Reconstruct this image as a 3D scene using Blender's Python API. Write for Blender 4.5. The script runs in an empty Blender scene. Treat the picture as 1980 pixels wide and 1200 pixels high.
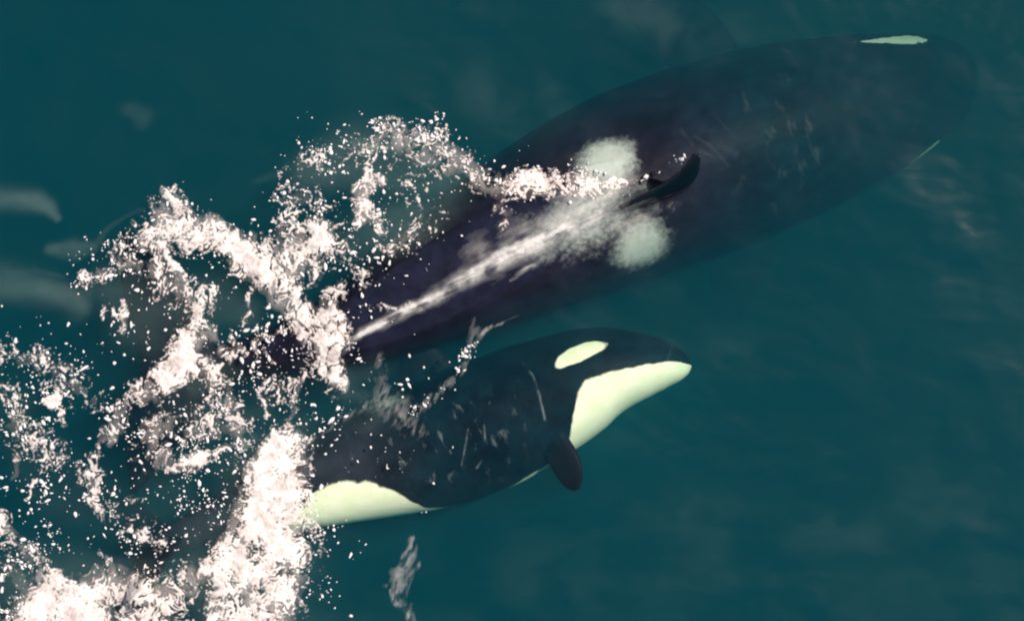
import bpy, math, random
import numpy as np
from mathutils import Vector

rng = np.random.default_rng(11)
random.seed(11)
scene = bpy.context.scene
R = math.radians

# ------------------------------------------------------------------ camera
# drone hovering above the animals, looking straight down; 1 unit = 1 metre
PXM = 250.0                      # photograph pixels per metre at the sea surface
def wx(px): return (px - 990.0) / PXM
def wy(py): return (600.0 - py) / PXM
CAM_H = 24.0
cam_d = bpy.data.cameras.new('camera')
cam = bpy.data.objects.new('camera', cam_d)
scene.collection.objects.link(cam)
cam.location = (0, 0, CAM_H)
cam.rotation_euler = (0, 0, 0)
cam_d.sensor_width = 36.0
cam_d.lens = 36.0 * CAM_H / (1980.0 / PXM)
cam_d.clip_end = 2000.0
scene.camera = cam

# ------------------------------------------------------------------ sky, sun, exposure
SUN_EL, SUN_AZ = R(58), R(28)           # azimuth measured from +X, counter-clockwise
world = bpy.data.worlds.new('World'); scene.world = world; world.use_nodes = True
nt = world.node_tree; nt.nodes.clear()
sky = nt.nodes.new('ShaderNodeTexSky'); sky.sky_type = 'NISHITA'; sky.sun_disc = False
sky.sun_elevation = SUN_EL
sky.sun_rotation = R(90) - SUN_AZ
sky.air_density = 1.0; sky.dust_density = 1.5
bg = nt.nodes.new('ShaderNodeBackground'); bg.inputs['Strength'].default_value = 0.07
wo = nt.nodes.new('ShaderNodeOutputWorld')
nt.links.new(sky.outputs['Color'], bg.inputs['Color']); nt.links.new(bg.outputs[0], wo.inputs['Surface'])
sun_d = bpy.data.lights.new('sun', 'SUN'); sun = bpy.data.objects.new('sun', sun_d)
scene.collection.objects.link(sun)
sun_d.energy = 4.7; sun_d.angle = R(0.5); sun_d.color = (1.0, 0.93, 0.86)
sdir = Vector((math.cos(SUN_EL) * math.cos(SUN_AZ), math.cos(SUN_EL) * math.sin(SUN_AZ), math.sin(SUN_EL)))
sun.rotation_euler = sdir.to_track_quat('Z', 'Y').to_euler()
sun.location = sdir * 40
vs = scene.view_settings
vs.view_transform = 'Standard'; vs.look = 'None'; vs.exposure = 0.12; vs.gamma = 1.0; vs.use_curve_mapping = False
cy = scene.cycles
cy.use_denoising = True
cy.max_bounces = 8; cy.volume_bounces = 2; cy.transparent_max_bounces = 24
cy.diffuse_bounces = 3; cy.glossy_bounces = 3
cy.adaptive_threshold = 0.03
cy.filter_width = 2.1
cy.caustics_reflective = False; cy.caustics_refractive = False
cy.sample_clamp_indirect = 4.0

# ------------------------------------------------------------------ numpy noise
_TAB = {}
def _hash(ix, iy, seed):
    if seed not in _TAB: _TAB[seed] = np.random.default_rng(1000 + seed).random(65536)
    return _TAB[seed][((iy.astype(np.int32) & 255) << 8) | (ix.astype(np.int32) & 255)]
def vnoise(x, y, seed=0):
    ix = np.floor(x); iy = np.floor(y); fx = x - ix; fy = y - iy
    fx = fx * fx * fx * (fx * (fx * 6 - 15) + 10); fy = fy * fy * fy * (fy * (fy * 6 - 15) + 10)
    a = _hash(ix, iy, seed); b = _hash(ix + 1, iy, seed); c = _hash(ix, iy + 1, seed); d = _hash(ix + 1, iy + 1, seed)
    return (a * (1 - fx) + b * fx) * (1 - fy) + (c * (1 - fx) + d * fx) * fy
def fbm(x, y, octv=4, seed=0, gain=0.5):
    s = 0; amp = 1.0; tot = 0
    for k in range(octv):
        s = s + amp * vnoise(x * 2 ** k + 17.3 * k, y * 2 ** k - 9.1 * k, seed + k); tot += amp; amp *= gain
    return s / tot
def worley(x, y, seed=0):
    ix = np.floor(x); iy = np.floor(y)
    f1 = np.full(x.shape, 9.0); f2 = np.full(x.shape, 9.0)
    for dx in (-1, 0, 1):
        for dy in (-1, 0, 1):
            cx = ix + dx; cyy = iy + dy
            d = np.hypot(cx + _hash(cx, cyy, seed) - x, cyy + _hash(cx, cyy, seed + 7) - y)
            f2 = np.where(d < f1, f1, np.minimum(f2, d)); f1 = np.minimum(f1, d)
    return f1, f2
def smooth(e0, e1, v):
    t = np.clip((v - e0) / (e1 - e0), 0, 1); return t * t * (3 - 2 * t)

def water_z(x, y):
    z = 0.020 * np.sin(0.9 * x - 1.7 * y + 0.6) + 0.014 * np.sin(1.9 * x + 1.1 * y + 2.0)
    z = z + 0.05 * (fbm(x * 0.8 + 31, y * 1.1 + 12, 3, 5) - 0.5) + 0.012 * (fbm(x * 3.1 + y, y * 3.6, 3, 9) - 0.5)
    return z

# brush strokes of foam, bubbles, painted sheen and spray, laid out in metres on the sea surface
def seg_dist(X, Y, pts):
    best = np.full(X.shape, 1e9); rr = np.zeros(X.shape)
    for (x0, y0, r0), (x1, y1, r1) in zip(pts[:-1], pts[1:]):
        dx, dy = x1 - x0, y1 - y0; L2 = dx * dx + dy * dy + 1e-9
        t = np.clip(((X - x0) * dx + (Y - y0) * dy) / L2, 0, 1)
        d = np.hypot(X - x0 - t * dx, Y - y0 - t * dy); r = r0 + t * (r1 - r0)
        q = d / r
        m = q < best; best = np.where(m, q, best)
    return best
def stroke(D, X, Y, x_ax, y_ax, pts, r, a, hard=1.0):
    if not isinstance(r, (list, tuple)): r = [r] * len(pts)
    P = [(p[0], p[1], q) for p, q in zip(pts, r)]
    if len(P) == 1: P = [P[0], (P[0][0] + .5, P[0][1], P[0][2])]
    m = max(r) * 2.4
    i0, i1 = np.searchsorted(x_ax, [min(p[0] for p in P) - m, max(p[0] for p in P) + m])
    j0, j1 = np.searchsorted(y_ax, [min(p[1] for p in P) - m, max(p[1] for p in P) + m])
    if i1 <= i0 or j1 <= j0: return
    sl = (slice(j0, j1), slice(i0, i1))
    q = seg_dist(X[sl], Y[sl], P)
    v = a * np.exp(-np.power(q, 2.0 * hard) * 0.9)
    D[sl] = np.maximum(D[sl], v) + 0.25 * np.minimum(D[sl], v)

# ------------------------------------------------------------------ mesh + material helpers
def mesh_obj(name, verts, faces, mat=None, smooth_shade=True, attrs=None):
    verts = np.asarray(verts, dtype=np.float32)
    me = bpy.data.meshes.new(name)
    faces = np.asarray(faces, dtype=np.int32)
    n, k = faces.shape
    me.vertices.add(len(verts)); me.vertices.foreach_set('co', verts.ravel())
    me.loops.add(n * k); me.loops.foreach_set('vertex_index', faces.ravel())
    me.polygons.add(n)
    me.polygons.foreach_set('loop_start', np.arange(0, n * k, k, dtype=np.int32))
    me.update(calc_edges=True)
    if smooth_shade: me.polygons.foreach_set('use_smooth', np.ones(n, dtype=bool))
    for an, av in (attrs or {}).items():
        at = me.attributes.new(an, 'FLOAT', 'POINT'); at.data.foreach_set('value', np.asarray(av, dtype=np.float32))
    me.update()
    o = bpy.data.objects.new(name, me); scene.collection.objects.link(o)
    if mat: me.materials.append(mat)
    return o
def tag(o, label=None, cat=None, kind=None, group=None):
    for k, v in (('label', label), ('category', cat), ('kind', kind), ('group', group)):
        if v: o[k] = v
    return o

class NT:
    def __init__(s, name):
        s.m = bpy.data.materials.new(name); s.m.use_nodes = True; s.t = s.m.node_tree; s.t.nodes.clear()
        s.out = s.n('ShaderNodeOutputMaterial')
    def n(s, typ, **kw):
        nd = s.t.nodes.new(typ)
        for k, v in kw.items(): setattr(nd, k, v)
        return nd
    def set(s, nd, **kw):
        for k, v in kw.items():
            i = nd.inputs[k.replace('_', ' ')]
            if hasattr(v, 'is_output'): s.t.links.new(v, i)
            else: i.default_value = v
        return nd
    def link(s, a, b): s.t.links.new(a, b)
    def math(s, op, a, b=0.0, c=0.0, clamp=False):
        nd = s.n('ShaderNodeMath', operation=op); nd.use_clamp = clamp
        for i, v in enumerate((a, b, c)):
            if hasattr(v, 'is_output'): s.t.links.new(v, nd.inputs[i])
            else: nd.inputs[i].default_value = v
        return nd.outputs[0]
    def attr(s, name): return s.n('ShaderNodeAttribute', attribute_name=name)
    def sstep(s, v, a, b):
        inv = a > b
        if inv: a, b = b, a
        nd = s.n('ShaderNodeMapRange', interpolation_type='SMOOTHSTEP')
        s.t.links.new(v, nd.inputs['Value']); nd.inputs['From Min'].default_value = a; nd.inputs['From Max'].default_value = b
        if inv: nd.inputs['To Min'].default_value = 1.0; nd.inputs['To Max'].default_value = 0.0
        return nd.outputs['Result']
    def noise(s, vec, scale, detail=3.0, rough=0.5):
        nd = s.n('ShaderNodeTexNoise'); nd.inputs['Scale'].default_value = scale
        nd.inputs['Detail'].default_value = detail; nd.inputs['Roughness'].default_value = rough
        if vec is not None: s.t.links.new(vec, nd.inputs['Vector'])
        return nd.outputs['Fac']
    def mixc(s, f, a, b):
        nd = s.n('ShaderNodeMix', data_type='RGBA')
        for i, v in ((0, f), (6, a), (7, b)):
            if hasattr(v, 'is_output'): s.t.links.new(v, nd.inputs[i])
            else: nd.inputs[i].default_value = v if i == 0 else (*v, 1.0)
        return nd.outputs[2]

def mat_sea():
    k = NT('sea_water'); tc = k.n('ShaderNodeTexCoord').outputs['Object']
    mp = k.n('ShaderNodeMapping'); mp.inputs['Rotation'].default_value = (0, 0, R(24)); mp.inputs['Scale'].default_value = (0.8, 1.9, 1.0); k.link(tc, mp.inputs['Vector'])
    bmp = k.n('ShaderNodeBump'); bmp.inputs['Strength'].default_value = 1.0; bmp.inputs['Distance'].default_value = 0.017
    k.link(k.math('ADD', k.noise(mp.outputs[0], 1.6, 2.0, 0.5), k.math('MULTIPLY', k.noise(mp.outputs[0], 6.0, 3.0, 0.5), 0.16)), bmp.inputs['Height'])
    fr = k.n('ShaderNodeFresnel'); fr.inputs['IOR'].default_value = 1.33; k.link(bmp.outputs[0], fr.inputs['Normal'])
    tr = k.n('ShaderNodeBsdfTransparent'); gl = k.n('ShaderNodeBsdfGlossy')
    gl.inputs['Roughness'].default_value = 0.165; k.link(bmp.outputs[0], gl.inputs['Normal'])
    mx = k.n('ShaderNodeMixShader'); k.link(fr.outputs[0], mx.inputs[0]); k.link(tr.outputs[0], mx.inputs[1]); k.link(gl.outputs[0], mx.inputs[2])
    # thin bubble layer, plus sky reflections painted as pale diffuse patches
    df = k.n('ShaderNodeBsdfDiffuse'); df.inputs['Color'].default_value = (0.34, 0.46, 0.40, 1)
    nz = k.noise(tc, 8.0, 5.0, 0.65)
    f = k.math('MULTIPLY', k.attr('film_sheen').outputs['Fac'], k.math('ADD', 0.65, k.math('MULTIPLY', nz, 0.7)), clamp=True)
    m2 = k.n('ShaderNodeMixShader'); k.link(f, m2.inputs[0]); k.link(mx.outputs[0], m2.inputs[1]); k.link(df.outputs[0], m2.inputs[2])
    k.link(m2.outputs[0], k.out.inputs['Surface'])
    va = k.n('ShaderNodeVolumeAbsorption'); vsn = k.n('ShaderNodeVolumeScatter'); ad = k.n('ShaderNodeAddShader')
    va.inputs['Color'].default_value = (0.28, 0.61, 0.55, 1); va.inputs['Density'].default_value = 1.18
    vsn.inputs['Color'].default_value = (0.02, 0.63, 1.0, 1); vsn.inputs['Density'].default_value = 0.278
    vsn.inputs['Anisotropy'].default_value = 0.1
    k.link(va.outputs[0], ad.inputs[0]); k.link(vsn.outputs[0], ad.inputs[1]); k.link(ad.outputs[0], k.out.inputs['Volume'])
    return k.m

def mat_foam(name, col, col2):
    k = NT(name); tc = k.n('ShaderNodeTexCoord').outputs['Object']
    c = k.mixc(k.sstep(k.noise(tc, 16.0, 5.0, 0.65), 0.42, 0.72), col, col2)
    b = k.n('ShaderNodeBsdfPrincipled'); k.link(c, b.inputs['Base Color'])
    b.inputs['Roughness'].default_value = 0.75; b.inputs['Specular IOR Level'].default_value = 0.25
    b.inputs['Subsurface Weight'].default_value = 0.0
    bmp = k.n('ShaderNodeBump'); bmp.inputs['Strength'].default_value = 0.08; bmp.inputs['Distance'].default_value = 0.01
    k.link(k.noise(tc, 70.0, 3.0, 0.6), bmp.inputs['Height']); k.link(bmp.outputs[0], b.inputs['Normal'])
    tr = k.n('ShaderNodeBsdfTransparent'); mx = k.n('ShaderNodeMixShader')
    k.link(k.attr('cover').outputs['Fac'], mx.inputs[0]); k.link(tr.outputs[0], mx.inputs[1]); k.link(b.outputs[0], mx.inputs[2])
    k.link(mx.outputs[0], k.out.inputs['Surface'])
    return k.m

def mat_orca(name, dark, rake_col, white, front, ragged=0.35):
    k = NT(name)
    rest = k.n('ShaderNodeCombineXYZ')
    rt, rs = k.attr('rest_t').outputs['Fac'], k.attr('rest_s').outputs['Fac']
    k.link(k.math('MULTIPLY', rt, 60.0), rest.inputs[0]); k.link(k.math('MULTIPLY', rs, 3.2), rest.inputs[1])
    tc = k.n('ShaderNodeTexCoord').outputs['Object']
    rk = k.sstep(k.noise(rest.outputs[0], 1.0, 3.0, 0.6), 0.57, 0.74)
    rk = k.math('MULTIPLY', rk, k.attr('rake').outputs['Fac'], clamp=True)
    rk = k.math('MAXIMUM', rk, k.math('MULTIPLY', k.attr('scar').outputs['Fac'], k.sstep(k.noise(tc, 11.0, 3.0, 0.6), 0.32, 0.68)))
    mott = k.math('ADD', k.math('MULTIPLY', k.noise(tc, 2.2, 4.0, 0.6), 0.6), k.math('MULTIPLY', k.noise(tc, 9.0, 5.0, 0.65), 0.4))
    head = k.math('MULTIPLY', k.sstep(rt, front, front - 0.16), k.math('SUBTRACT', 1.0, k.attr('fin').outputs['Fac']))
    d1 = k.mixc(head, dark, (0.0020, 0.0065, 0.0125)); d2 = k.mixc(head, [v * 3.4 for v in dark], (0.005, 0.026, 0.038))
    base = k.mixc(k.sstep(mott, 0.3, 0.75), d1, d2)
    base = k.mixc(k.math('MULTIPLY', k.attr('fin').outputs['Fac'], 0.8), base, (0.0035, 0.0045, 0.009))
    base = k.mixc(rk, base, rake_col)
    ed = k.math('MULTIPLY', k.math('SUBTRACT', k.noise(tc, 26.0, 4.0, 0.65), 0.5), 0.6)
    ed0 = k.math('MULTIPLY', k.math('SUBTRACT', k.noise(tc, 7.0, 3.0, 0.6), 0.5), 0.6)
    sad = k.sstep(k.math('ADD', k.math('ADD', k.attr('saddle').outputs['Fac'], ed), ed0), -0.25, 0.5)
    sad = k.math('MULTIPLY', sad, k.math('ADD', 0.62, k.math('MULTIPLY', k.noise(tc, 14.0, 4.0, 0.6), 0.5)), clamp=True)
    base = k.mixc(sad, base, (0.48, 0.54, 0.47))
    ed2 = k.math('MULTIPLY', k.math('SUBTRACT', k.noise(tc, 12.0, 3.0, 0.6), 0.5), ragged)
    wh = k.sstep(k.math('ADD', k.attr('white').outputs['Fac'], ed2), -0.08, 0.08)
    wcol = k.mixc(k.sstep(k.noise(tc, 7.0, 5.0, 0.65), 0.35, 0.75), white, (white[0] * .91, white[1] * .94, white[2] * .82))
    base = k.mixc(wh, base, wcol)
    b = k.n('ShaderNodeBsdfPrincipled'); k.link(base, b.inputs['Base Color'])
    gz = k.n('ShaderNodeSeparateXYZ'); k.link(k.n('ShaderNodeNewGeometry').outputs['Position'], gz.inputs[0])
    wet = k.sstep(gz.outputs[2], -0.02, 0.06)
    k.link(k.math('SUBTRACT', 0.45, k.math('MULTIPLY', wet, 0.29)), b.inputs['Roughness'])
    k.link(k.math('ADD', 0.03, k.math('MULTIPLY', wet, 0.55)), b.inputs['Specular IOR Level'])   # skin under water is index matched
    bmp = k.n('ShaderNodeBump'); bmp.inputs['Strength'].default_value = 0.25; bmp.inputs['Distance'].default_value = 0.02
    k.link(k.noise(tc, 9.0, 4.0, 0.5), bmp.inputs['Height']); k.link(bmp.outputs[0], b.inputs['Normal'])
    k.link(b.outputs[0], k.out.inputs['Surface'])
    return k.m

# ------------------------------------------------------------------ orca
PROFILE = np.array([  # t, half width, top, bottom   (fractions of body length)
    (0.000, .003, -.004, -.010), (0.006, .018, .010, -.021), (0.020, .034, .024, -.031), (0.045, .049, .040, -.041),
    (0.08, .062, .055, -.054), (0.12, .074, .068, -.069), (0.17, .086, .082, -.088), (0.22, .094, .093, -.098),
    (0.28, .100, .103, -.107), (0.35, .103, .110, -.112), (0.42, .101, .111, -.111), (0.50, .094, .105, -.103),
    (0.58, .081, .092, -.090), (0.66, .064, .075, -.074), (0.74, .046, .057, -.056), (0.82, .029, .040, -.039),
    (0.88, .019, .029, -.028), (0.93, .013, .020, -.020), (0.975, .009, .008, -.008)])
def prof(t):
    return [np.interp(t, PROFILE[:, 0], PROFILE[:, k]) for k in (1, 2, 3)]

def loft(rings):
    rings = np.asarray(rings); n, m, _ = rings.shape
    V = rings.reshape(-1, 3).tolist(); F = []
    for i in range(n - 1):
        for j in range(m):
            a = i * m + j; b = i * m + (j + 1) % m
            F.append((a, b, b + m)); F.append((a, b + m, a + m))
    c0 = len(V); V.append(rings[0].mean(0).tolist()); c1 = len(V); V.append(rings[-1].mean(0).tolist())
    for j in range(m):
        F.append((c0, (j + 1) % m, j)); F.append((c1, (n - 1) * m + j, (n - 1) * m + (j + 1) % m))
    return V, F

def fin_rings(origin, span, normal, secs, bend=0.0, m=20):
    origin, span, normal = map(np.array, (origin, span, normal))
    hs = [s[0] for s in secs]; hh = np.linspace(hs[0], hs[-1], 26)
    hh = hs[0] + (hs[-1] - hs[0]) * (1 - (1 - (hh - hs[0]) / (hs[-1] - hs[0])) ** 1.6)
    out = []
    for h in hh:
        le, te, th = (np.interp(h, hs, [s[k] for s in secs]) for k in (1, 2, 3))
        c, hc = (le + te) / 2, (te - le) / 2
        a = np.linspace(0, 2 * np.pi, m, endpoint=False)
        xs = c + hc * np.cos(a); yt = th * 0.5 * np.sin(a) * (1 - 0.35 * np.cos(a))
        hb = max(h, 0) / hs[-1]
        ring = [origin + span * h + normal * (y + bend * hb * hb) + np.array((-x, 0, 0)) for x, y in zip(xs, yt)]
        out.append(ring)
    return out

def catmull(P, n):
    P = np.asarray(P, float); P = np.vstack([2 * P[0] - P[1], P, 2 * P[-1] - P[-2]]); out = []
    for i in range(1, len(P) - 2):
        for u in np.linspace(0, 1, n, endpoint=False):
            a, b, c, d = P[i - 1:i + 3]
            out.append(0.5 * (2 * b + (c - a) * u + (2 * a - 5 * b + 4 * c - d) * u * u + (3 * b - a - 3 * c + d) * u ** 3))
    out.append(P[-2]); return np.array(out)

def build_orca(name, spine_px, roll, dorsal, dorsal_bend, pec, pec_alpha, voxel, patt, mat):
    """spine_px: (px, py, z) from nose to fluke notch; roll: [(t, degrees)]"""
    C = catmull([(wx(a) * (1 - c / CAM_H), wy(b) * (1 - c / CAM_H), c) for a, b, c in spine_px], 40)
    ds = np.r_[0, np.cumsum(np.linalg.norm(np.diff(C, axis=0), axis=1))]; L = ds[-1]
    parts = []
    # trunk
    ts = np.r_[np.linspace(0, 0.05, 16), np.linspace(0.06, 0.975, 90)]
    ang = np.linspace(0, 2 * np.pi, 56, endpoint=False); rings = []
    w, zt, zb = prof(ts)
    ker = np.array([1, 4, 6, 4, 1]) / 16
    for arr in (w, zt, zb):
        s = np.convolve(arr, ker, 'same'); arr[3:-3] = s[3:-3]
    for t, a, b, c in zip(ts, w, zt, zb):
        ca, sa = np.cos(ang), np.sin(ang); e = 2 / 2.25
        y = a * np.sign(ca) * np.abs(ca) ** e; zc, zh = (b + c) / 2, (b - c) / 2
        z = zc + zh * np.sign(sa) * np.abs(sa) ** e
        y = y * (1 - 0.10 * np.clip(sa, 0, 1) ** 2)
        rings.append(np.stack([np.full_like(y, -t), y, z], 1))
    parts.append(loft(rings))
    parts.append(loft(fin_rings((0, 0, .103), (0, 0, 1), (0, 1, 0), dorsal, dorsal_bend)))
    for s, al in zip((1, -1), pec_alpha):
        al = R(al)
        parts.append(loft(fin_rings((-.258, s * .070, -.062), (0, s * math.cos(al), -math.sin(al)), (0, s * math.sin(al), math.cos(al)), pec)))
        fl = [(-.005, .90, .982, .022), (.02, .905, .986, .020), (.045, .918, .996, .015), (.08, .940, 1.0, .011), (.11, .962, 1.002, .008), (.13, .982, 1.0, .006), (.138, .992, .997, .004)]
        parts.append(loft(fin_rings((0, 0, 0), (0, s, 0), (0, 0, 1), fl)))
    V, F = [], []
    for v, f in parts:
        o = len(V); V += v; F += [tuple(i + o for i in q) for q in f]
    V = np.array(V) * L
    tmp = mesh_obj('tmp', V, F)
    rm = tmp.modifiers.new('r', 'REMESH'); rm.mode = 'VOXEL'; rm.voxel_size = voxel
    sm = tmp.modifiers.new('s', 'SMOOTH'); sm.factor = 0.5; sm.iterations = 5
    me = bpy.data.meshes.new_from_object(tmp.evaluated_get(bpy.context.evaluated_depsgraph_get()))
    bpy.data.objects.remove(tmp, do_unlink=True)
    n = len(me.vertices); co = np.empty(n * 3, np.float32); me.vertices.foreach_get('co', co); co = co.reshape(-1, 3).astype(float)
    X = co / L; t = -X[:, 0]; y = X[:, 1]; z = X[:, 2]
    # bend along the spine
    tt = np.clip(t, -0.02, 1.01) * L
    ctr = np.stack([np.interp(np.clip(tt, 0, L), ds, C[:, k]) for k in range(3)], 1)
    T = -np.gradient(C, ds, axis=0); T /= np.linalg.norm(T, axis=1)[:, None]
    Tv = np.stack([np.interp(np.clip(tt, 0, L), ds, T[:, k]) for k in range(3)], 1); Tv /= np.linalg.norm(Tv, axis=1)[:, None]
    over = tt - np.clip(tt, 0, L); ctr = ctr - Tv * over[:, None]
    S = np.cross(np.array((0, 0, 1.0)), Tv); S /= np.linalg.norm(S, axis=1)[:, None]; U = np.cross(Tv, S)
    ph = np.radians(np.interp(t, [q[0] for q in roll], [q[1] for q in roll]))[:, None]
    S2 = S * np.cos(ph) + U * np.sin(ph); U2 = -S * np.sin(ph) + U * np.cos(ph)
    W = ctr + S2 * co[:, 1:2] + U2 * co[:, 2:3]
    # coat pattern in body coordinates
    hw, ht, hb = prof(np.clip(t, 0, .975)); zc, zh = (ht + hb) / 2, (ht - hb) / 2
    th = np.degrees(np.arctan2((z - zc) / zh, np.abs(y) / np.maximum(hw, 1e-4)))
    onfin = (np.hypot((z - zc) / zh, y / hw) > 1.16)
    A = patt(t, th, y, z, onfin, W)
    me.vertices.foreach_set('co', W.astype(np.float32).ravel())
    me.polygons.foreach_set('use_smooth', np.ones(len(me.polygons), dtype=bool))
    A['fin'] = onfin.astype(float); A['rest_t'] = t; A['rest_s'] = np.radians(th) * 1.0
    for an, av in A.items():
        at = me.attributes.new(an, 'FLOAT', 'POINT'); at.data.foreach_set('value', np.asarray(av, dtype=np.float32))
    me.materials.clear(); me.materials.append(mat); me.update()
    me.name = name
    o = bpy.data.objects.new(name, me); scene.collection.objects.link(o)
    return o, W

def common_white(t, th, eye_t, eye_th, eye_rt, eye_rth, taper=0.15):
    dt = (t - eye_t) / eye_rt; dh = (th - eye_th - 55 * (eye_t - t) / 0.1 * 0.22) / eye_rth
    eye = 1 - np.sqrt(dt ** 2 + (dh / np.clip(1 - taper * dt, .2, 2)) ** 2)
    edge = np.interp(t, [0, .02, .10, .178, .205, .226, .248, .268, .285, .345, .375, .46, .505, .54, .58, .63, .68, .72, .78, .84, .9],
                        [-8, -4, -10, -8, -22, -36, -54, -76, -66, -66, -78, -78, -68, -44, -26, -15, -18, -46, -60, -72, -95])
    belly = (edge - th) / 26.0
    return np.maximum(eye, belly)

def dist_xy(W, lines, r):
    out = np.zeros(len(W))
    for ln in lines:
        q = seg_dist(W[:, 0], W[:, 1], [(wx(a), wy(b), r * (c if c else 1)) for a, b, c in ln])
        out = np.maximum(out, np.exp(-q * q))
    return out

def pattern_big(t, th, y, z, onfin, W):
    white = common_white(t, th, .108, np.where(y > 0, 28, 22), np.where(y > 0, .035, .018), np.where(y > 0, 6.5, 9.0), .75)
    white = np.where(onfin, -1, white)
    dt = (t - .458) / .036; dh = (th - 61) / 17
    sad = 1 - np.hypot(dt, dh) * np.where(y > 0, 1.15, 1.0)
    tail = 1 - np.hypot((t - .505) / .06, (th - 84) / 13)
    sad = np.maximum(sad, tail * 0.35 - .1) * 0.9
    sad = np.where(onfin & (z > 0.1), -1, np.clip(sad, -1, 1))
    rake = np.exp(-((t - .26) / .09) ** 2) * smooth(20, 50, th) * 0.22 * np.where(onfin, 0, 1)
    scar = dist_xy(W, [[(1318, 250, 1), (1345, 285, 1), (1385, 305, 1)], [(1345, 262, .7), (1375, 280, 1), (1412, 320, .8)],
                       [(1532, 245, .8), (1548, 285, 1), (1540, 330, .6)], [(1380, 215, .6), (1420, 260, .6)]], 0.010) * 0.16
    scar *= (th > 0) & ~onfin
    return {'white': white, 'saddle': sad, 'rake': rake, 'scar': scar}

def pattern_small(t, th, y, z, onfin, W):
    white = common_white(t, th, .172, 25, .040, 10.5)
    white = np.where(onfin, -1, white)
    dt = (t - .515) / .05; dh = (th - 62) / 24
    sad = (1 - np.hypot(dt, dh)) * 0.55
    sad = np.where(onfin, -1, np.clip(sad - .25, -1, 1))
    rake = np.exp(-((t - .43) / .13) ** 2) * smooth(-60, -20, th) * (1 - smooth(20, 50, th)) * 0.40 * np.where(onfin, 0, 1)
    scar = dist_xy(W, [[(1008, 700, .7), (1030, 725, .8), (1045, 770, 1), (1054, 812, .9)],
                       [(1309, 655, .6), (1300, 680, .6), (1293, 700, .5)],
                       [(905, 830, .7), (900, 862, .9), (892, 900, .6)], [(936, 822, .7), (938, 850, .8)], [(930, 892, .7), (922, 905, .8)]], 0.008) * 0.6
    scar *= (y < 0) & ~onfin
    return {'white': white, 'saddle': sad, 'rake': rake, 'scar': scar}

DARK = (0.0048, 0.0048, 0.0105)
m_big = mat_orca('orca_skin_dark', DARK, (0.16, 0.16, 0.17), (0.95, 0.97, 0.86), 0.42, 1.3)
m_small = mat_orca('orca_skin_young', (0.010, 0.011, 0.016), (0.26, 0.31, 0.32), (0.96, 0.98, 0.72), 0.62)

DORSAL_M = [(-.03, .372, .535, .024), (0, .384, .520, .018), (.02, .386, .478, .014), (.04, .383, .440, .011), (.064, .381, .410, .009), (.080, .381, .398, .007), (.088, .384, .392, .004)]
PEC_M = [(-.02, -.005, .055, .026), (.02, -.012, .064, .022), (.06, -.004, .080, .017), (.10, .014, .088, .013), (.13, .034, .086, .010), (.148, .050, .078, .007), (.155, .058, .070, .004)]
orca_big, W_big = build_orca('orca',
    [(1885, 128, -1.55), (1750, 180, -1.22), (1600, 230, -1.10), (1365, 306, -.94), (1150, 388, -.77), (850, 545, -.44), (690, 628, -.33), (480, 690, -.30), (240, 700, -.34)],
    [(0, 10), (.3, 12), (.5, 10), (.75, 5), (1, 0)], DORSAL_M, 0.040, PEC_M, (25, 25), 0.014, pattern_big, m_big)
tag(orca_big, 'larger dark orca with pale saddle patches and upright dorsal fin, head dipping down', 'whale', group='orcas swimming side by side')

DORSAL_F = [(-.03, .35, .50, .024), (0, .362, .492, .018), (.03, .378, .474, .014), (.06, .395, .458, .011), (.08, .410, .447, .008), (.093, .421, .438, .006), (.10, .428, .433, .004)]
PEC_F = [(-.02, -.008, .040, .024), (.02, -.014, .040, .020), (.045, -.017, .039, .016), (.07, -.015, .037, .013), (.086, -.009, .032, .010), (.096, -.001, .024, .007), (.10, .006, .018, .004)]
orca_small, W_small = build_orca('orca',
    [(1336, 698, -.46), (1250, 706, -.46), (1155, 722, -.48), (1050, 768, -.51), (900, 838, -.51), (700, 905, -.44), (500, 978, -.36), (330, 1040, -.32), (245, 1065, -.32)],
    [(0, -100), (.2, -98), (.30, -88), (.45, -86), (.55, -100), (.7, -104), (.85, -80), (1, -50)], DORSAL_F, 0.0, PEC_F, (30, 84), 0.009, pattern_small, m_small)
tag(orca_small, 'smaller orca rolled on its side showing white chin, eye patch and flank', 'whale', group='orcas swimming side by side')

# ------------------------------------------------------------------ sea surface and body
FILM_SHEEN = [  # ([points], radius, amount): bubble films, lifted water and painted sky reflections; broken up by noise
    ([(240, 215), (285, 230)], 18, .05), ([(1190, 10), (1270, 25), (1290, 60)], [36, 40, 28], .05), ([(930, 180), (985, 215)], [46, 40], .035), ([(1075, 190), (1085, 230)], 30, .03), ([(1370, 80), (1445, 75)], 36, .03),  # this row and the next: sky mirrored in ripples, painted pale
    ([(1330, 1020), (1390, 1030), (1370, 1060)], 46, .02), ([(1560, 1030), (1680, 1030)], 44, .025), ([(1780, 960), (1880, 980)], 80, .02), ([(1100, 1110), (1020, 1120)], 60, .018), ([(1380, 665), (1430, 665)], 32, .018),
    ([(370, 620), (355, 700), (400, 760)], [40, 50, 60], .10), ([(720, 720), (700, 790)], 40, .05), ([(640, 700), (690, 760), (690, 800)], 40, .08), ([(1110, 345), (1180, 355), (1190, 390)], [34, 30, 24], .26),
    ([(520, 860), (500, 1000), (470, 1100), (430, 1220)], [80, 100, 110, 120], .12), ([(60, 1150), (200, 1150), (400, 1120)], 70, .12)]
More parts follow.
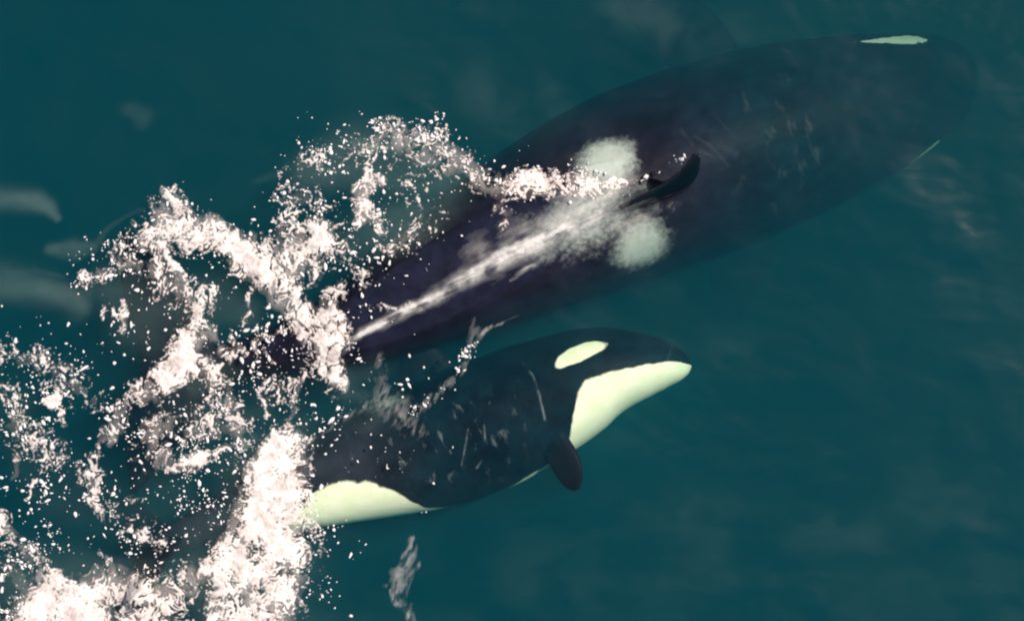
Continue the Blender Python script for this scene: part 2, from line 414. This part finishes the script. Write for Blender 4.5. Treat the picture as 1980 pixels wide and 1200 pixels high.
SWELL_SHEEN = [  # the same with clear outlines: painted wave-crest reflections and swells of aerated water
    ([(-60, 380), (20, 384), (66, 384), (92, 396), (112, 420)], [20, 22, 20, 14, 6], .15), ([(100, 482), (145, 484), (180, 480)], [10, 19, 10], .13), ([(190, 470), (206, 448), (240, 425), (280, 404)], [7, 5, 4, 3], .05),  # left-edge bands: sky reflected by wave crests, put into the colour
    ([(-60, 545), (20, 545), (80, 558), (130, 575), (160, 596)], [32, 34, 30, 24, 18], .14), ([(20, 528), (70, 522), (125, 534)], [4, 5, 3], .08), ([(150, 600), (172, 560), (195, 530)], [24, 18, 12], .06),
    ([(230, 560), (280, 600), (330, 590), (420, 580), (470, 600)], [50, 66, 60, 46, 30], .075), ([(250, 640), (300, 650)], 40, .04),
    ([(600, 330), (690, 300), (780, 320), (850, 360), (800, 430), (700, 460)], [40, 58, 62, 54, 50, 44], .12), ([(490, 350), (540, 335), (600, 315)], [5, 9, 14], .03), ([(800, 455), (760, 480), (720, 500)], [16, 14, 8], .05),
    ([(60, 860), (130, 960), (260, 1000), (330, 950)], [50, 60, 60, 50], .035), ([(30, 780), (20, 830)], 40, .03)]
def graded(lo, hi, h):
    core = np.arange(lo, hi + h / 2, h); out = []; d = h; v = 0
    while v < 320: d *= 1.22; v += d; out.append(v)
    return np.r_[[lo - q for q in out[::-1]], core, [hi + q for q in out]]
gx = graded(-4.8, 4.8, 0.02); gy = graded(-3.2, 3.2, 0.02)
GX, GY = np.meshgrid(gx, gy)
film_sheen = np.zeros(GX.shape); sx = GX * PXM + 990; sy = 600 - GY * PXM
warp = (fbm(GX * 2.2, GY * 2.2, 4, 40) - .5) * 60; warp2 = (fbm(GX * 2.2 + 50, GY * 2.2, 4, 41) - .5) * 60
sel_y = np.where((gy > -3.2) & (gy < 3.2))[0]; sel_x = np.where((gx > -4.8) & (gx < 4.8))[0]
sub = np.ix_(sel_y[::-1], sel_x)
fsub = np.zeros(GX[sub].shape); FX = sx[sub] + warp[sub]; FY = sy[sub] + warp2[sub]
fx_ax = sx[0][sel_x]; fy_ax = sy[:, 0][sel_y[::-1]]
for pts, r, a in FILM_SHEEN: stroke(fsub, FX, FY, fx_ax, fy_ax, pts, r, a * .7, 1.2)
fsub *= 0.15 + 0.85 * smooth(.32, .62, fbm(GX[sub] * 3.2 + 5, GY[sub] * 5.0, 5, 61))
swell_sheen = np.zeros(fsub.shape)
for pts, r, a in SWELL_SHEEN: stroke(swell_sheen, sx[sub] + warp[sub] * .25, sy[sub] + warp2[sub] * .25, fx_ax, fy_ax, pts, r, a * .66, 1.4)
fsub = np.maximum(fsub, swell_sheen * (0.35 + 1.2 * fbm(GX[sub] * 3 + GY[sub], GY[sub] * 7, 4, 62)))
film_sheen[sub] = fsub
film_sheen = film_sheen + 0.010 * smooth(.48, .75, fbm(GX * 1.1 + GY * .5 + 3, GY * 3.4 - GX * .6, 5, 63)) * smooth(-1.0, -2.4, GY - GX * .15) + 0.004 * smooth(.5, .8, fbm(GX * 0.55 + 3, GY * 0.9 + 8, 5, 60))  # faint pale streaks painted in for reflections on the ripples
nx, ny = len(gx), len(gy)
V = np.stack([GX.ravel(), GY.ravel(), water_z(GX, GY).ravel()], 1)
idx = np.arange(nx * ny).reshape(ny, nx)
F = np.stack([idx[:-1, :-1].ravel(), idx[:-1, 1:].ravel(), idx[1:, 1:].ravel(), idx[1:, :-1].ravel()], 1)
# close the body of water with side walls and a bottom
rim = np.r_[idx[0, :], idx[1:, -1], idx[-1, -2::-1], idx[-2:0:-1, 0]]
low = V[rim].copy(); low[:, 2] = -16.0
b0 = len(V); nr = len(rim); ib = np.arange(nr)
side = np.stack([rim, b0 + ib, b0 + (ib + 1) % nr, np.roll(rim, -1)], 1)
V = np.vstack([V, low, [[0, 0, -16.0]]]); cidx = len(V) - 1
bot = np.stack([b0 + ib[::2], np.full(len(ib[::2]), cidx), b0 + (ib[::2] + 2) % nr, b0 + (ib[::2] + 1) % nr], 1)
sea = mesh_obj('sea', V, np.vstack([F, side, bot]), mat_sea(), True, {'film_sheen': np.r_[film_sheen.ravel(), np.zeros(nr + 1)]})
tag(sea, 'dark teal green sea water', None, 'structure')

k = NT('seabed_silt'); b = k.n('ShaderNodeBsdfDiffuse')
k.link(k.mixc(k.noise(k.n('ShaderNodeTexCoord').outputs['Object'], 0.3, 4.0), (0.05, 0.05, 0.04), (0.09, 0.085, 0.07)), b.inputs['Color'])
k.link(b.outputs[0], k.out.inputs['Surface'])
g = np.linspace(-300, 300, 61); BX, BY = np.meshgrid(g, g)
bi = np.arange(61 * 61).reshape(61, 61)
bed = mesh_obj('seabed', np.stack([BX.ravel(), BY.ravel(), (-14 + 1.2 * fbm(BX * .02, BY * .02, 3, 3)).ravel()], 1),
               np.stack([bi[:-1, :-1].ravel(), bi[:-1, 1:].ravel(), bi[1:, 1:].ravel(), bi[1:, :-1].ravel()], 1), k.m)
tag(bed, 'dim silty seabed far below', None, 'structure')

# ------------------------------------------------------------------ height of whatever breaks the surface
HX0, HY0, HC = -6.0, -4.5, 0.02
hn, hm = 600, 450
top = np.full((hm, hn), -9.0)
for W in (W_big, W_small):
    i = np.clip(((W[:, 0] - HX0) / HC).astype(int), 0, hn - 1); j = np.clip(((W[:, 1] - HY0) / HC).astype(int), 0, hm - 1)
    np.maximum.at(top, (j, i), W[:, 2])
for _ in range(2):
    p = np.pad(top, 1, mode='edge')
    top = np.maximum.reduce([p[1:-1, 1:-1], p[:-2, 1:-1], p[2:, 1:-1], p[1:-1, :-2], p[1:-1, 2:]])
def top_at(x, y):
    i = np.clip((x - HX0) / HC - .5, 0, hn - 1.001); j = np.clip((y - HY0) / HC - .5, 0, hm - 1.001)
    i0 = i.astype(int); j0 = j.astype(int); u = i - i0; v = j - j0
    h = (top[j0, i0] * (1 - u) + top[j0, i0 + 1] * u) * (1 - v) + (top[j0 + 1, i0] * (1 - u) + top[j0 + 1, i0 + 1] * u) * v
    return np.maximum(water_z(x, y), h)

# ------------------------------------------------------------------ foam
FOAM = [
    # peaked splash at the left and its fan
    ([(326, 362), (338, 395), (350, 430)], [12, 20, 30], .95), ([(292, 456), (345, 440), (400, 450), (440, 476), (482, 510), (525, 545)], [30, 38, 30, 22, 20, 26], 1.05),
    ([(300, 400), (310, 430)], 22, .7), ([(236, 490), (270, 505), (310, 535), (345, 556)], 30, .55), ([(160, 532), (190, 518), (216, 522), (240, 498)], 12, .5),
    ([(320, 478), (339, 519), (351, 551), (362, 578)], 9, .75), ([(246, 590), (249, 610), (242, 645)], [7, 9, 7], .85), ([(200, 590), (201, 615)], 5, .7),
    ([(416, 560), (408, 608)], 8, .6), ([(481, 556), (470, 590), (466, 622)], 7, .65), ([(225, 600), (232, 612)], 5, .6),
    # band to the right of it with dark veins
    ([(440, 470), (500, 490), (545, 500)], [20, 36, 40], .72), ([(608, 462)], 38, 1.0), ([(560, 470), (572, 500), (545, 545), (556, 575)], 42, .74),
    ([(520, 540), (556, 570), (578, 605), (606, 642), (632, 672)], [28, 34, 34, 32, 28], .90), ([(640, 610), (650, 650), (625, 690), (650, 735)], [24, 32, 32, 20], .84),
    ([(652, 735), (655, 750)], 16, .6), ([(660, 480), (690, 510), (700, 535)], 26, .36), ([(610, 520), (640, 560), (645, 600)], 22, .42),
    # beads along the back of the larger animal
    ([(735, 248), (790, 262), (835, 268), (872, 298), (922, 332)], [16, 26, 30, 30, 28], .58), ([(690, 292), (760, 280), (800, 292), (850, 310)], 28, .48),
    ([(925, 342), (975, 356), (1025, 362), (1075, 358), (1125, 364), (1165, 362)], [26, 32, 34, 30, 26, 16], .70), ([(1165, 360), (1205, 352), (1230, 346)], [14, 10, 6], .5),
    ([(960, 395), (985, 415)], 12, .5), ([(975, 430), (985, 445)], 8, .55), ([(1000, 440)], 8, .45),
    ([(688, 356), (712, 334), (742, 352)], [10, 13, 9], .82), ([(712, 336), (703, 385), (688, 424)], [12, 16, 20], .86), ([(703, 392), (726, 424), (738, 448)], [14, 14, 8], .66), ([(784, 280)], 16, .75),
    ([(570, 330), (620, 300), (650, 285)], 22, .36), ([(560, 390), (600, 380), (620, 400)], 30, .38), ([(770, 330), (830, 400), (780, 460)], 40, .30), ([(800, 440), (760, 470), (735, 480)], 16, .42),
    # tall splash in the middle left and the ring below it
    ([(390, 562), (384, 590), (374, 625), (362, 665), (352, 702)], [10, 16, 20, 30, 36], .80), ([(398, 640), (415, 665), (445, 690)], [12, 14, 12], .66),
    ([(355, 700), (322, 742), (272, 764), (236, 800), (208, 852)], [30, 28, 24, 20, 15], .64), ([(352, 690), (402, 704), (432, 762), (456, 812), (462, 850)], [26, 24, 28, 26, 20], .62),
    ([(290, 842), (312, 884), (370, 888), (432, 868)], [26, 24, 16, 12], .64), ([(300, 818), (350, 834), (420, 824)], 26, .52), ([(340, 895), (400, 878), (440, 868)], 8, .8), ([(330, 905), (380, 905), (420, 890)], 8, .6),
    ([(208, 850), (184, 892), (190, 935), (199, 985)], [12, 12, 12, 14], .58), ([(150, 890), (160, 930)], 10, .5), ([(250, 860), (290, 915)], 14, .42),
    ([(486, 704), (490, 668), (512, 656), (552, 648)], [6, 8, 9, 5], .85), ([(512, 682), (526, 712)], 5, .75), ([(505, 752), (517, 806)], 4, .85), ([(580, 720), (575, 780), (562, 820)], 9, .5),
    ([(440, 660), (465, 690)], 10, .55), ([(520, 740), (560, 770)], 24, .34),
    # specks drifting at the left edge
    ([(-30, 670), (30, 690), (80, 720), (120, 760)], 30, .36), ([(80, 700), (150, 730), (170, 770)], 32, .42), ([(100, 770), (125, 815)], [12, 8], .7), ([(0, 800), (60, 850), (100, 880)], 34, .34), ([(20, 760), (50, 840)], 26, .36),
    ([(75, 920), (55, 962)], 4, .7), ([(30, 890), (25, 930)], 6, .5), ([(240, 970), (290, 1040)], 30, .34),
    # great column of white water
    ([(546, 868), (538, 910), (532, 970), (526, 1040), (520, 1110), (500, 1190), (480, 1300), (470, 1400)], [40, 56, 68, 74, 76, 76, 80, 80], 1.0, 1.5),
    ([(520, 900), (470, 980), (440, 1060)], [18, 26, 26], .55), ([(450, 1100), (420, 1180), (380, 1260)], 30, .72),
    # white water at the lower left
    ([(-60, 990), (0, 1016), (34, 1050), (68, 1085), (100, 1130)], [20, 22, 22, 22, 30], .72), ([(90, 1150), (150, 1150), (172, 1195), (170, 1300)], [38, 44, 48, 60], 1.05), ([(60, 1190), (20, 1260), (-60, 1330)], 50, .9),
    ([(200, 1118), (262, 1140), (320, 1142), (370, 1118), (412, 1100)], [34, 34, 30, 26, 16], .70), ([(240, 1165), (320, 1170)], 20, .45), ([(192, 1066), (232, 1098)], 6, .6), ([(20, 1100), (60, 1130)], 30, .40), ([(280, 1200), (340, 1280), (420, 1330)], 60, .7),
    ([(718, 600), (735, 606), (770, 590), (800, 585)], 7, .40)]
x_ax = np.arange(-160, 1320, 1.0); y_ax = np.arange(215, 1380, 1.0)
QX, QY = np.meshgrid(x_ax, y_ax)
def flow(seed, amp, sc): return (fbm(QX / sc, QY / sc, 3, seed) - .5) * 2 * amp
WX = QX + flow(70, 16, 60) + flow(72, 8, 18); WY = QY + flow(71, 16, 60) + flow(73, 8, 18)
F75, F76 = flow(75, 5, 26), flow(76, 5, 26)
D = np.zeros(QX.shape)
for s in FOAM:
    stroke(D, WX, WY, x_ax, y_ax, s[0], s[1], s[2], s[3] if len(s) > 3 else 1.2)
def blur(a, n=1):
    for _ in range(n):
        p = np.pad(a, 1, mode='edge'); q = (p[:, :-2] + 2 * p[:, 1:-1] + p[:, 2:]) / 4; a = (q[:-2] + 2 * q[1:-1] + q[2:]) / 4
    return a
g1, g2 = worley(QX / 5.2, QY / 5.6, 90); beads = np.clip(1.0 - g1 * 1.5, 0, 1)
lo = smooth(.25, .75, fbm(WX / 38, WY / 38, 3, 85)); fi = smooth(.25, .75, fbm(WX / 3.6, WY / 3.6, 2, 88))
rid = np.clip(1 - np.abs(2 * fbm(WX / 19, WY / 19, 3, 86) - 1) * 5.0, 0, 1)
rid2 = np.clip(1 - np.abs(2 * fbm(WX / 7.0 + 40, WY / 7.0, 2, 87) - 1) * 3.2, 0, 1)
N = 0.26 * lo + 0.12 * beads + 0.18 * fi + 0.24 * rid + 0.22 * rid2
N = (N - N.mean()) / N.std() * 0.19
vn = np.abs(2 * fbm(WX / 26 + 3, WY / 34, 3, 83) - 1)
VEIN = np.zeros(QX.shape)
for pts, r, a in [([(560, 560), (600, 630), (635, 680), (655, 720)], [40, 50, 46, 30], 1.0), ([(530, 490), (560, 530)], 50, .7), ([(640, 600), (655, 640)], 30, .8), ([(330, 470), (260, 500)], 40, .35), ([(480, 1140), (540, 1120)], 50, .5), ([(420, 760), (300, 840)], 60, .4)]:
    stroke(VEIN, WX, WY, x_ax, y_ax, pts, r, a, 1.3)
N = N - 0.60 * VEIN * (1 - smooth(0.02, 0.13, vn))
clump = smooth(.30, .68, fbm(WX / 55 + 7, WY / 55, 3, 84))
Dm = np.where(D < .75, D * (0.62 + 0.52 * clump), np.minimum(D, 1.0) * (0.66 + 0.32 * clump))
Dm = blur(Dm, 2)
exc = np.where(Dm > .10, Dm - 0.545 + 0.11 * smooth(.68, .95, D) + N * 1.40, -1.0)
cover = blur(smooth(-0.04, 0.16, exc), 1)
milk = np.clip(blur(D, 10) - .30, 0, .6) * 1.0 * smooth(.28, .72, fbm(WX / 12, WY / 26, 4, 89))
cover = np.maximum(cover * (.80 + .20 * smooth(.3, .6, fbm(QX / 20, QY / 20, 3, 92))), np.clip(milk * .6, 0, .4))
lump = blur(fbm(WX / 16, WY / 16, 3, 95), 2); big = blur(fbm(QX / 50, QY / 50, 3, 97), 3)
thick = blur(np.clip(exc, 0, 1.0), 3)
hgt = 0.004 + 0.010 * thick * (0.6 + 0.8 * lump) + 0.05 * np.clip(blur(D, 8) - .55, 0, .8) * big
keep = cover > 0.03
qk = keep[:-1, :-1] | keep[1:, :-1] | keep[:-1, 1:] | keep[1:, 1:]
def foam_mesh(name, mask, mat):
    jj, ii = np.where(mask)
    vid = np.full(QX.shape, -1, np.int64); used = np.zeros(QX.shape, bool)
    for dj in (0, 1):
        for di in (0, 1): used[jj + dj, ii + di] = True
    vid[used] = np.arange(used.sum())
    X = wx(QX[used]); Y = wy(QY[used]); Z = top_at(X, Y) + hgt[used]
    Fq = np.stack([vid[jj + 1, ii], vid[jj + 1, ii + 1], vid[jj, ii + 1], vid[jj, ii]], 1)
    return mesh_obj(name, np.stack([X, Y, Z], 1), Fq, mat, True, {'cover': cover[used]})
m_foam = mat_foam('sea_foam', (0.87, 0.77, 0.71), (0.60, 0.46, 0.41))
cxm, cym = QX[:-1, :-1], QY[:-1, :-1]
zone_col = (cym > 830) & (cxm > 425)
zone_low = ~zone_col & (cym > 1000)
zone_back = ~zone_col & ~zone_low & (cxm > 655)
zone_ring = ~zone_col & ~zone_low & ~zone_back & (cym > 650) & (cxm < 585)
zone_peak = ~(zone_col | zone_low | zone_back | zone_ring)
for zmask, lab in ((zone_col, 'tall column of thick white water beside the white flank of the smaller orca'),
                   (zone_low, 'white water churning along the lower left'),
                   (zone_back, 'beads and wisps of foam along the back of the larger orca'),
                   (zone_ring, 'lacy ring of foam around a dark pit, left of the thick white column'),
                   (zone_peak, 'peaked splash of foam with dark veins running down to the tail of the larger orca')):
    o = foam_mesh('foam', qk & zmask, m_foam); tag(o, lab, 'foam', 'stuff')

# thin see-through water: the sheet running off the back and the wisps around
ua = (QX * .90 - QY * .43); ub = (QX * .43 + QY * .90)
strk = .45 * fbm(ua / 60, ub / 9.0, 3, 99) + .55 * fbm(ua / 30, ub / 20, 3, 98); fine = fbm(QX / 8, QY / 8, 3, 101)
m_sheet = mat_foam('running_water', (0.80, 0.76, 0.70), (0.62, 0.58, 0.56))
def sheet(strokes, lab, tex, peak):
    global cover, hgt
    E = np.zeros(QX.shape)
    for q in strokes: stroke(E, QX + F75, QY + F76, x_ax, y_ax, q[0], q[1], q[2], 1.0)
    c2 = np.clip(E * tex * (.6 + .6 * fine), 0, peak)
    cover = np.where(c2 > .02, c2, 0); hgt = 0.004 + 0.010 * c2
    kq = c2 > 0.02; kq = kq[:-1, :-1] | kq[1:, :-1] | kq[:-1, 1:] | kq[1:, 1:]
    tag(foam_mesh('water_sheet', kq, m_sheet), lab, 'foam', 'stuff')
sheet([([(676, 658), (700, 642), (740, 625), (800, 596), (860, 562), (920, 528), (980, 494), (1040, 468), (1100, 440), (1160, 414)], [5, 7, 8, 9, 11, 13, 17, 18, 16, 10], .66),
       ([(700, 644), (716, 636), (770, 612), (830, 576)], [4, 5, 5, 4], .8),
       ([(930, 490), (950, 510)], 28, .16), ([(1100, 420), (1160, 385), (1220, 352)], [26, 28, 14], .38), ([(990, 540), (1025, 515), (1050, 500)], [2.5, 4, 3], .6), ([(1000, 460), (1060, 435)], 32, .15),
       ([(1160, 418), (1200, 430), (1240, 430)], 20, .22)],
      'pale streak of water running along the ridge of the larger orca', 0.12 + 1.25 * smooth(.28, .70, strk), .8)
sheet([([(798, 1042), (790, 1075), (770, 1110), (772, 1150), (792, 1196)], [6, 11, 12, 12, 7], .42), ([(808, 1092), (785, 1130)], 5, .4), ([(745, 1130), (765, 1165), (790, 1195)], 4, .4),
       ([(914, 668), (895, 710), (868, 742), (835, 772), (802, 796)], [4, 6, 7, 8, 7], .30), ([(1000, 612), (945, 634), (915, 664)], [2.2, 3, 4], .62), ([(925, 620), (912, 660)], 9, .2),
       ([(735, 690), (745, 755)], [8, 16], .16), ([(600, 852), (660, 812), (700, 788), (745, 768)], [4, 5, 8, 12], .22), ([(745, 768), (775, 805), (812, 842)], [20, 20, 12], .34)],
      'faint wisps of water over the back of the smaller orca and below it', 0.06 + 0.62 * smooth(.36, .72, fbm(QX / 7 + QY / 20, QY / 16, 5, 103)), .32)

# ------------------------------------------------------------------ spray droplets
def ico():
    p = (1 + 5 ** .5) / 2
    v = np.array([(-1, p, 0), (1, p, 0), (-1, -p, 0), (1, -p, 0), (0, -1, p), (0, 1, p), (0, -1, -p), (0, 1, -p), (p, 0, -1), (p, 0, 1), (-p, 0, -1), (-p, 0, 1)], float)
    f = np.array([(0, 11, 5), (0, 5, 1), (0, 1, 7), (0, 7, 10), (0, 10, 11), (1, 5, 9), (5, 11, 4), (11, 10, 2), (10, 7, 6), (7, 1, 8), (3, 9, 4), (3, 4, 2), (3, 2, 6), (3, 6, 8), (3, 8, 9), (4, 9, 5), (2, 4, 11), (6, 2, 10), (8, 6, 7), (9, 8, 1)])
    v /= np.linalg.norm(v[0]); V = v.tolist(); cache = {}; F = []
    def mid(a, b):
        key = (min(a, b), max(a, b))
        if key not in cache:
            q = (np.array(V[a]) + np.array(V[b])) / 2; V.append((q / np.linalg.norm(q)).tolist()); cache[key] = len(V) - 1
        return cache[key]
    for a, b, c in f:
        x, y, z = mid(a, b), mid(b, c), mid(c, a); F += [(a, x, z), (b, y, x), (c, z, y), (x, y, z)]
    return np.array(V), np.array(F)
IV, IF = ico()
SPRAY = [([(735, 245), (835, 258), (925, 335), (1010, 355), (1150, 360)], [30, 34, 34, 34, 24], .8), ([(640, 300), (720, 280)], 45, .5), ([(800, 340), (780, 430), (700, 520)], 60, .28), ([(580, 400), (640, 440)], 50, .45),
         ([(1200, 372), (1240, 342), (1330, 296)], 6, .9), ([(300, 370), (340, 400), (240, 480), (170, 530)], [20, 30, 40, 30], .5), ([(480, 490), (600, 460), (680, 520)], 50, .55), ([(600, 560), (660, 640), (650, 720)], 50, .4),
         ([(0, 680), (100, 720), (180, 760)], [50, 60, 50], .55), ([(20, 800), (80, 880), (180, 960)], 60, .38), ([(240, 680), (180, 660)], 50, .2), ([(250, 850), (360, 840), (450, 830)], 60, .6), ([(500, 680), (560, 760), (580, 830)], 60, .45),
         ([(240, 960), (300, 1030)], 60, .5), ([(60, 1060), (20, 1150)], 60, .5), ([(260, 980), (420, 960)], 50, .3), ([(560, 850), (600, 1000), (600, 1150)], 40, .3), ([(640, 860), (760, 900)], 60, .10), ([(620, 1060), (660, 1040)], 30, .25),
         ([(915, 668), (868, 742), (802, 796)], 9, .9), ([(800, 740), (860, 720)], 22, .18), ([(680, 720), (740, 740)], 50, .12), ([(400, 600), (300, 560)], 70, .12), ([(420, 520), (560, 620)], 50, .15), ([(1180, 1010), (900, 1040)], 6, .0)]
P = np.zeros(QX.shape)
for s in SPRAY: stroke(P, WX, WY, x_ax, y_ax, s[0], s[1], s[2], 1.0)
P = P * (0.15 + 1.7 * smooth(.40, .75, fbm(QX / 22, QY / 22, 3, 110)) * smooth(.3, .7, fbm(QX / 80, QY / 80, 2, 111)))
pr = P.ravel() / P.sum(); nd = 3600
pick = rng.choice(len(pr), nd, p=pr)
dx = wx(QX.ravel()[pick] + rng.uniform(-.5, .5, nd)); dy = wy(QY.ravel()[pick] + rng.uniform(-.5, .5, nd))
rad = np.clip(0.0040 * np.exp(rng.normal(0, .6, nd)), .0020, .015)
dz = top_at(dx, dy) + rad * .6 + np.abs(rng.normal(0, .012, nd))
Vd = np.empty((nd, len(IV), 3)); 
sa = rng.uniform(0, math.pi, nd); st = 1 + np.abs(rng.normal(0, .7, nd))
u = IV[None, :, 0] * rad[:, None] * st[:, None]; v = IV[None, :, 1] * rad[:, None]
wob = 1 + .22 * np.sin(IV[None, :, 0] * 3 + sa[:, None] * 5) * np.cos(IV[None, :, 1] * 4 + sa[:, None] * 9)
u = u * wob; v = v * wob
Vd[:, :, 0] = dx[:, None] + u * np.cos(sa)[:, None] - v * np.sin(sa)[:, None]
Vd[:, :, 1] = dy[:, None] + u * np.sin(sa)[:, None] + v * np.cos(sa)[:, None]
Vd[:, :, 2] = dz[:, None] + IV[None, :, 2] * rad[:, None]
Fd = (IF[None] + (np.arange(nd) * len(IV))[:, None, None]).reshape(-1, 3)
m_drop = mat_foam('spray_water', (0.86, 0.80, 0.77), (0.76, 0.68, 0.64))
spray = mesh_obj('spray', Vd.reshape(-1, 3), Fd, m_drop, True, {'cover': np.ones(nd * len(IV))})
tag(spray, 'white spray droplets thrown over the water around the orcas', 'spray', 'stuff')
